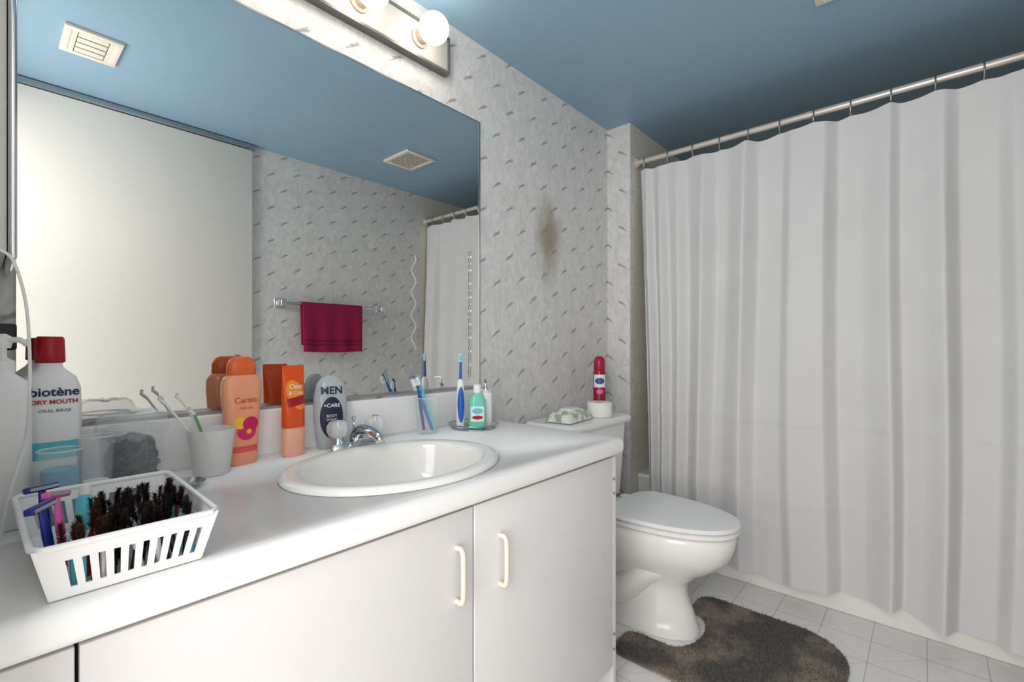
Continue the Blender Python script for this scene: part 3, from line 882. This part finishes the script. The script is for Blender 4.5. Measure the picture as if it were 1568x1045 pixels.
def cup(name, loc, r0, r1, h, m, wall=0.0022):
    e = empty(name, loc)
    lathe('cup_wall', [(r0-0.002, 0.0005), (r0, 0.002), (r1, h), (r1-wall, h), (r0-wall, 0.005), (0.002, 0.005)], m, e, cap0=True, cap1=False, seg=44)
    return e
def lip(e, r_, z_):
    sweep('cup_lip', [(r_*math.cos(2*math.pi*i/40), r_*math.sin(2*math.pi*i/40), z_) for i in range(41)], 0.0013, LIP, e, 6)
e = cup('plastic_tumbler', (0.085, 1.032, ZC), 0.023, 0.0275, 0.115, CLEAR); lip(e, 0.027, 0.115)
lathe('blue_contents', [(0.019, 0.006), (0.0232, 0.085)], BLUELIQ, e, (0, 0, 0))
e = cup('plastic_tumbler.001', (0.132, 1.070, ZC), 0.021, 0.025, 0.125, CLEAR); lip(e, 0.0245, 0.125)
lathe('floss_spool', [(0.015, 0.006), (0.017, 0.03), (0.017, 0.05)], PLASTIC_W, e)
# jar of hair ties wrapped in plastic
e = empty('hair_tie_jar', (0.192, 1.130, ZC))
lathe('jar_wall', [(0.044, 0.0005), (0.047, 0.006), (0.049, 0.11), (0.046, 0.125), (0.044, 0.128), (0.042, 0.125), (0.045, 0.11), (0.043, 0.008), (0.002, 0.007)], CLEAR, e, cap1=False)
lip(e, 0.045, 0.127)
rng = random.Random(3)
GT = mat('grey_tie', (80, 80, 94), 0.7)
for k in range(150):
    ra, an = 0.028*math.sqrt(rng.random()), rng.uniform(0, 6.28)
    cx, cy, cz = ra*math.cos(an), ra*math.sin(an), rng.uniform(0.024, 0.098)
    ax = Vector((rng.gauss(0, 1), rng.gauss(0, 1), rng.gauss(0, 1))).normalized()
    a = ax.orthogonal().normalized(); b_ = ax.cross(a)
    rr = 0.014
    pts = [Vector((cx, cy, cz))+a*rr*math.cos(2*math.pi*i/12)+b_*rr*math.sin(2*math.pi*i/12) for i in range(13)]
    sweep('hair_tie_%d' % k, pts, 0.0034, rng.choice([BLACK, BLACK, BLACK, BLACK, NAVY, GT]), e, 6)
rings = []
for i, (r_, z_) in enumerate(((0.050, 0.108), (0.053, 0.116), (0.054, 0.132), (0.050, 0.148), (0.036, 0.157), (0.014, 0.156), (0.003, 0.153))):
    rings.append([((r_*(1+0.05*math.sin(7*t+i)+0.03*math.sin(13*t+2*i)))*math.cos(t), (r_*(1+0.05*math.sin(7*t+i)))*math.sin(t), z_+0.003*math.sin(9*t+i)) for t in [2*math.pi*j/60 for j in range(60)]])
loft('plastic_wrap_lid', rings, BAG, e, cap0=False)
# metal dish
e = empty('soap_dish', (0.268, 1.098, ZC))
lathe('dish', [(0.022, 0.0005), (0.026, 0.003), (0.034, 0.012), (0.036, 0.012), (0.025, 0.001), (0.002, 0.001)], STEEL, e, cap1=False)
# frosted cup with flossers
e = cup('toothbrush_cup', (0.336, 1.172, ZC), 0.034, 0.046, 0.100, FROST, 0.003)
for k, (dx, dy, tx, ty, L_) in enumerate(((0.01, 0.01, -0.055, 0.0, 0.165), (0.0, -0.01, -0.080, 0.02, 0.16), (-0.005, 0.0, -0.035, -0.01, 0.135))):
    mcol = (PLASTIC_W, PLASTIC_W, GREEN)[k]
    p0, p1 = Vector((dx+0.012, dy, 0.012)), Vector((tx, ty, L_))
    sweep('brush_handle_%d' % k, [p0, p0.lerp(p1, 0.5)+Vector((0, 0, 0.002)), p1], 0.0026, mcol, e, 8)
    sweep('brush_head_%d' % k, [p1, p1+Vector((-0.010, 0, 0.010)), p1+Vector((-0.008, -0.004, 0.018))], 0.0034, PLASTIC_W, e, 8)

# body wash bottle (peach)
e = empty('body_wash_bottle', (0.412, 1.222, ZC+0.0005), math.radians(8))
T = [(0, 0.031, 0.017), (0.005, 0.035, 0.020), (0.05, 0.037, 0.021), (0.12, 0.041, 0.022), (0.17, 0.045, 0.023), (0.195, 0.044, 0.022), (0.207, 0.038, 0.020), (0.211, 0.032, 0.018)]
se_loft('bottle_body', T, PEACH, e, 2.5)
se_loft('bottle_cap', [(0.211, 0.031, 0.017), (0.214, 0.033, 0.019), (0.235, 0.032, 0.018), (0.248, 0.026, 0.015), (0.254, 0.015, 0.009)], ORANGE, e, 2.3)
patch('flower_pink', T, 2.5, -0.020, 0.024, 0.058, 0.098, PINK, e, True, 0.0010)
patch('flower_pink_b', T, 2.5, -0.008, 0.030, 0.080, 0.112, mat('flower_magenta', (206, 30, 90), 0.4), e, True, 0.0013)
patch('flower_yellow', T, 2.5, -0.026, 0.000, 0.085, 0.115, YEL, e, True, 0.0012)
patch('flower_heart', T, 2.5, 0.0, 0.012, 0.072, 0.084, YEL, e, True, 0.0018)
patch('label_band', T, 2.5, -0.030, 0.030, 0.030, 0.044, mat('label_peach_dark', (236, 90, 90), 0.4), e, False, 0.001)
text('label_text', 'Caress', 0.019, 0, 0.152, mat('ink_orange', (206, 92, 50), 0.5), e, T, 2.5, 0.0014, bold=0.0002)
text('label_text_b', 'daily silk', 0.009, 0, 0.134, mat('ink_pinkish', (216, 90, 90), 0.5), e, T, 2.5, 0.0014)

# orange tube
e = empty('face_wash_tube', (0.532, 1.218, ZC+0.0005), math.radians(10))
se_loft('tube_cap', [(0, 0.027, 0.020), (0.004, 0.029, 0.021), (0.068, 0.029, 0.021), (0.072, 0.027, 0.019)], PEACH2, e, 2.2)
T = [(0.072, 0.0275, 0.020), (0.076, 0.029, 0.021), (0.12, 0.029, 0.018), (0.17, 0.0295, 0.012), (0.212, 0.030, 0.004), (0.216, 0.030, 0.002), (0.230, 0.030, 0.0018)]
se_loft('tube_body', T, ORANGE2, e, 2.3)
patch('label_swirl', T, 2.3, -0.022, 0.022, 0.115, 0.195, mat('tube_yellow_orange', (252, 150, 50), 0.3), e, True, 0.0008, 0.35)
patch('label_stripe', T, 2.3, -0.024, 0.024, 0.128, 0.150, RED, e, False, 0.0012, 0.15)
text('label_text', 'Clean', 0.016, 0, 0.176, PLASTIC_W, e, T, 2.3, 0.0018, bold=0.0002)
text('label_text_b', '& Clear', 0.013, 0, 0.160, PLASTIC_W, e, T, 2.3, 0.0018)

# men's body wash bottle
e = empty('shower_gel_bottle', (0.637, 1.228, ZC+0.0005), math.radians(-16))
T = [(0, 0.028, 0.016), (0.005, 0.032, 0.019), (0.04, 0.039, 0.0205), (0.09, 0.044, 0.021), (0.14, 0.043, 0.021), (0.175, 0.036, 0.018), (0.192, 0.024, 0.013), (0.199, 0.012, 0.007)]
se_loft('bottle_body', T, GREYB, e, 2.3)
patch('label_navy', T, 2.3, -0.030, 0.030, 0.030, 0.142, NAVY, e, True, 0.0008)
text('label_text', 'MEN', 0.028, 0, 0.158, NAVY, e, T, 2.3, 0.0016, bold=0.0007)
text('label_text_b', '+CARE', 0.014, 0, 0.118, PLASTIC_W, e, T, 2.3, 0.0018, bold=0.0002)
text('label_text_c', 'BODY\nWASH', 0.010, 0, 0.085, PLASTIC_W, e, T, 2.3, 0.0018)

# clear cup with toothbrushes
e = cup('toothbrush_tumbler', (0.950, 1.200, ZC), 0.034, 0.041, 0.115, CLEAR); lip(e, 0.0405, 0.115)
for k, (dx, dy, tx, ty, L_) in enumerate(((0.018, 0.0, -0.062, -0.01, 0.185), (0.02, -0.012, -0.05, -0.015, 0.190), (-0.005, 0.012, -0.035, 0.01, 0.17))):
    mcol = (BLUE, CYAN, PINK)[k]
    p0, p1 = Vector((dx, dy, 0.010)), Vector((tx, ty, L_))
    sweep('brush_handle_%d' % k, [p0, p0.lerp(p1, 0.45), p0.lerp(p1, 0.8), p1], 0.004, (mcol, CYAN, DBLUE)[k], e, 8, [0.0045, 0.0055, 0.003, 0.0035])
    d = (p1-p0).normalized(); s = d.cross(Vector((0, 1, 0))).normalized()
    c0 = p1-d*0.018
    vs = []
    for q in (0, 1):
        for (a_, b_) in ((-1, -1), (1, -1), (1, 1), (-1, 1)):
            vs.append(c0+d*(0.012*a_)+Vector((0, 0.0045*b_, 0))+s*(0.003+0.010*q))
    mk('brush_bristles_%d' % k, vs, [[0, 1, 2, 3], [4, 5, 6, 7], [0, 1, 5, 4], [1, 2, 6, 5], [2, 3, 7, 6], [3, 0, 4, 7]], PLASTIC_W, e, False)

# wire tray + things
TRX, TRY = 1.120, 1.165
e = empty('wire_tray', (TRX, TRY, ZC))
def ringpts(r_, z_, n=48): return [(r_*math.cos(2*math.pi*i/n), r_*math.sin(2*math.pi*i/n), z_) for i in range(n+1)]
sweep('rim_ring', ringpts(0.084, 0.016), 0.002, STEEL, e, 8)
sweep('base_ring', ringpts(0.074, 0.002), 0.0016, STEEL, e, 8)
for k in range(28):
    a = 2*math.pi*k/28
    sweep('wire_%d' % k, [(0.074*math.cos(a), 0.074*math.sin(a), 0.002), (0.084*math.cos(a), 0.084*math.sin(a), 0.016)], 0.0009, STEEL, e, 5)
lathe('tray_plate', [(0.074, 0.0012), (0.074, 0.003), (0.002, 0.003)], STEEL, e, cap1=False)
e = empty('electric_toothbrush', (1.072, 1.178, ZC+0.0032))
lathe('handle', [(0.011, 0), (0.014, 0.004), (0.0145, 0.06), (0.0125, 0.12), (0.011, 0.155), (0.006, 0.165)], PLASTIC_W, e, seg=28)
TT = [(0, 0.0145, 0.0145), (0.06, 0.0146, 0.0146), (0.12, 0.0126, 0.0126), (0.155, 0.0112, 0.0112)]
patch('blue_grip', TT, 2, -0.0115, 0.0115, 0.02, 0.14, BLUE, e, True, 0.0008)
lathe('neck', [(0.0055, 0.163), (0.0045, 0.19), (0.0038, 0.225)], BLUE, e, seg=16)
box('brush_head', (-0.006, -0.004, 0.222), (0.006, 0.004, 0.250), PLASTIC_W, e, 0.003)
box('bristles', (-0.005, -0.014, 0.228), (0.005, -0.004, 0.247), CYAN, e, 0.001)
e.rotation_euler = (0, 0, math.radians(-35))
e = empty('mouth_rinse_bottle', (1.108, 1.135, ZC+0.0032), math.radians(-40))
T = [(0, 0.024, 0.015), (0.003, 0.028, 0.018), (0.095, 0.028, 0.018), (0.11, 0.020, 0.015), (0.118, 0.011, 0.011), (0.122, 0.011, 0.011)]
se_loft('bottle_body', T, MINT, e, 3)
lathe('bottle_cap', [(0.013, 0.120), (0.013, 0.144), (0.011, 0.147)], PLASTIC_W, e)
patch('label', T, 3, -0.022, 0.022, 0.025, 0.075, PLASTIC_W, e)
patch('label_red', T, 3, -0.018, 0.018, 0.032, 0.045, RED, e, True, 0.001)
patch('label_green', T, 3, -0.018, 0.018, 0.050, 0.070, CYAN, e, True, 0.001)
e = empty('soap_dispenser', (1.168, 1.155, ZC+0.0032), math.radians(25))
lathe('dispenser_body', [(0.021, 0), (0.0235, 0.003), (0.0235, 0.112), (0.021, 0.116), (0.010, 0.118), (0.010, 0.124)], PLASTIC_W, e)
lathe('pump_stem', [(0.010, 0.124), (0.010, 0.132), (0.004, 0.135), (0.004, 0.155)], CHROME, e, seg=20)
sweep('pump_nozzle', [(0.004, 0, 0.157), (-0.020, -0.008, 0.158), (-0.028, -0.011, 0.152)], 0.0045, CHROME, e, 10)

# charger + cord on the side wall / outlet
e = empty('wall_outlet_charger', (-0.029, 1.15, 1.085))
box('outlet_plate', (0, -0.035, -0.057), (0.006, 0.035, 0.057), PLASTIC_W, e, 0.002)
box('charger_block', (0.006, -0.022, -0.022), (0.070, 0.022, 0.022), BLACK, e, 0.004)
e = empty('power_cord', (0, 0, 0))
sweep('cord', catmull([(0.014, 0.92, 1.20), (0.030, 0.925, 1.185), (0.042, 0.93, 1.13), (0.046, 0.935, 1.06), (0.046, 0.94, 1.0), (0.044, 0.990, 0.93), (0.030, 0.998, 0.86), (0.02, 0.998, 0.796)], 8), 0.0020, PLASTIC_W, e, 8)
sweep('cord_plug', [(-0.029, 0.92, 1.20), (0.0, 0.92, 1.203), (0.016, 0.92, 1.199)], 0.006, PLASTIC_W, e, 10)

# ------------------------------------------------------------------ lights
def area(name, loc, rot, sx_, sy_, power, col=(1, 1, 1)):
    l = bpy.data.lights.new(name, 'AREA'); l.shape = 'RECTANGLE'; l.size = sx_; l.size_y = sy_; l.energy = power; l.color = col
    o = bpy.data.objects.new(name, l); o.location = loc; o.rotation_euler = rot; COL.objects.link(o)
    return o
area('doorway_fill', (-0.60, 0.10, 1.15), (math.radians(90), 0, math.radians(-90)), 0.85, 1.7, 20, (1.0, 0.965, 0.925))  # added fill lamp behind the camera, lifts the overall brightness
# small added fill lamp, tilted up to brighten ceiling and room
area('bounce_fill', (-0.22, 0.15, 1.70), (math.radians(90+20), 0, math.radians(-84)), 0.5, 0.3, 4.0, (1.0, 0.97, 0.935))
w = bpy.data.worlds.new('world'); scene.world = w; w.use_nodes = True
w.node_tree.nodes['Background'].inputs[0].default_value = (1, 0.98, 0.96, 1)
w.node_tree.nodes['Background'].inputs[1].default_value = 0.5

# ------------------------------------------------------------------ camera
cam = bpy.data.cameras.new('camera'); co = bpy.data.objects.new('camera', cam); COL.objects.link(co)
co.location = (0, 0, 1.07)
co.rotation_euler = (math.radians(90), 0, math.radians(-48.55))
cam.sensor_width = 36; cam.lens = 16.53; cam.shift_y = 0.0048; cam.clip_start = 0.01
scene.camera = co
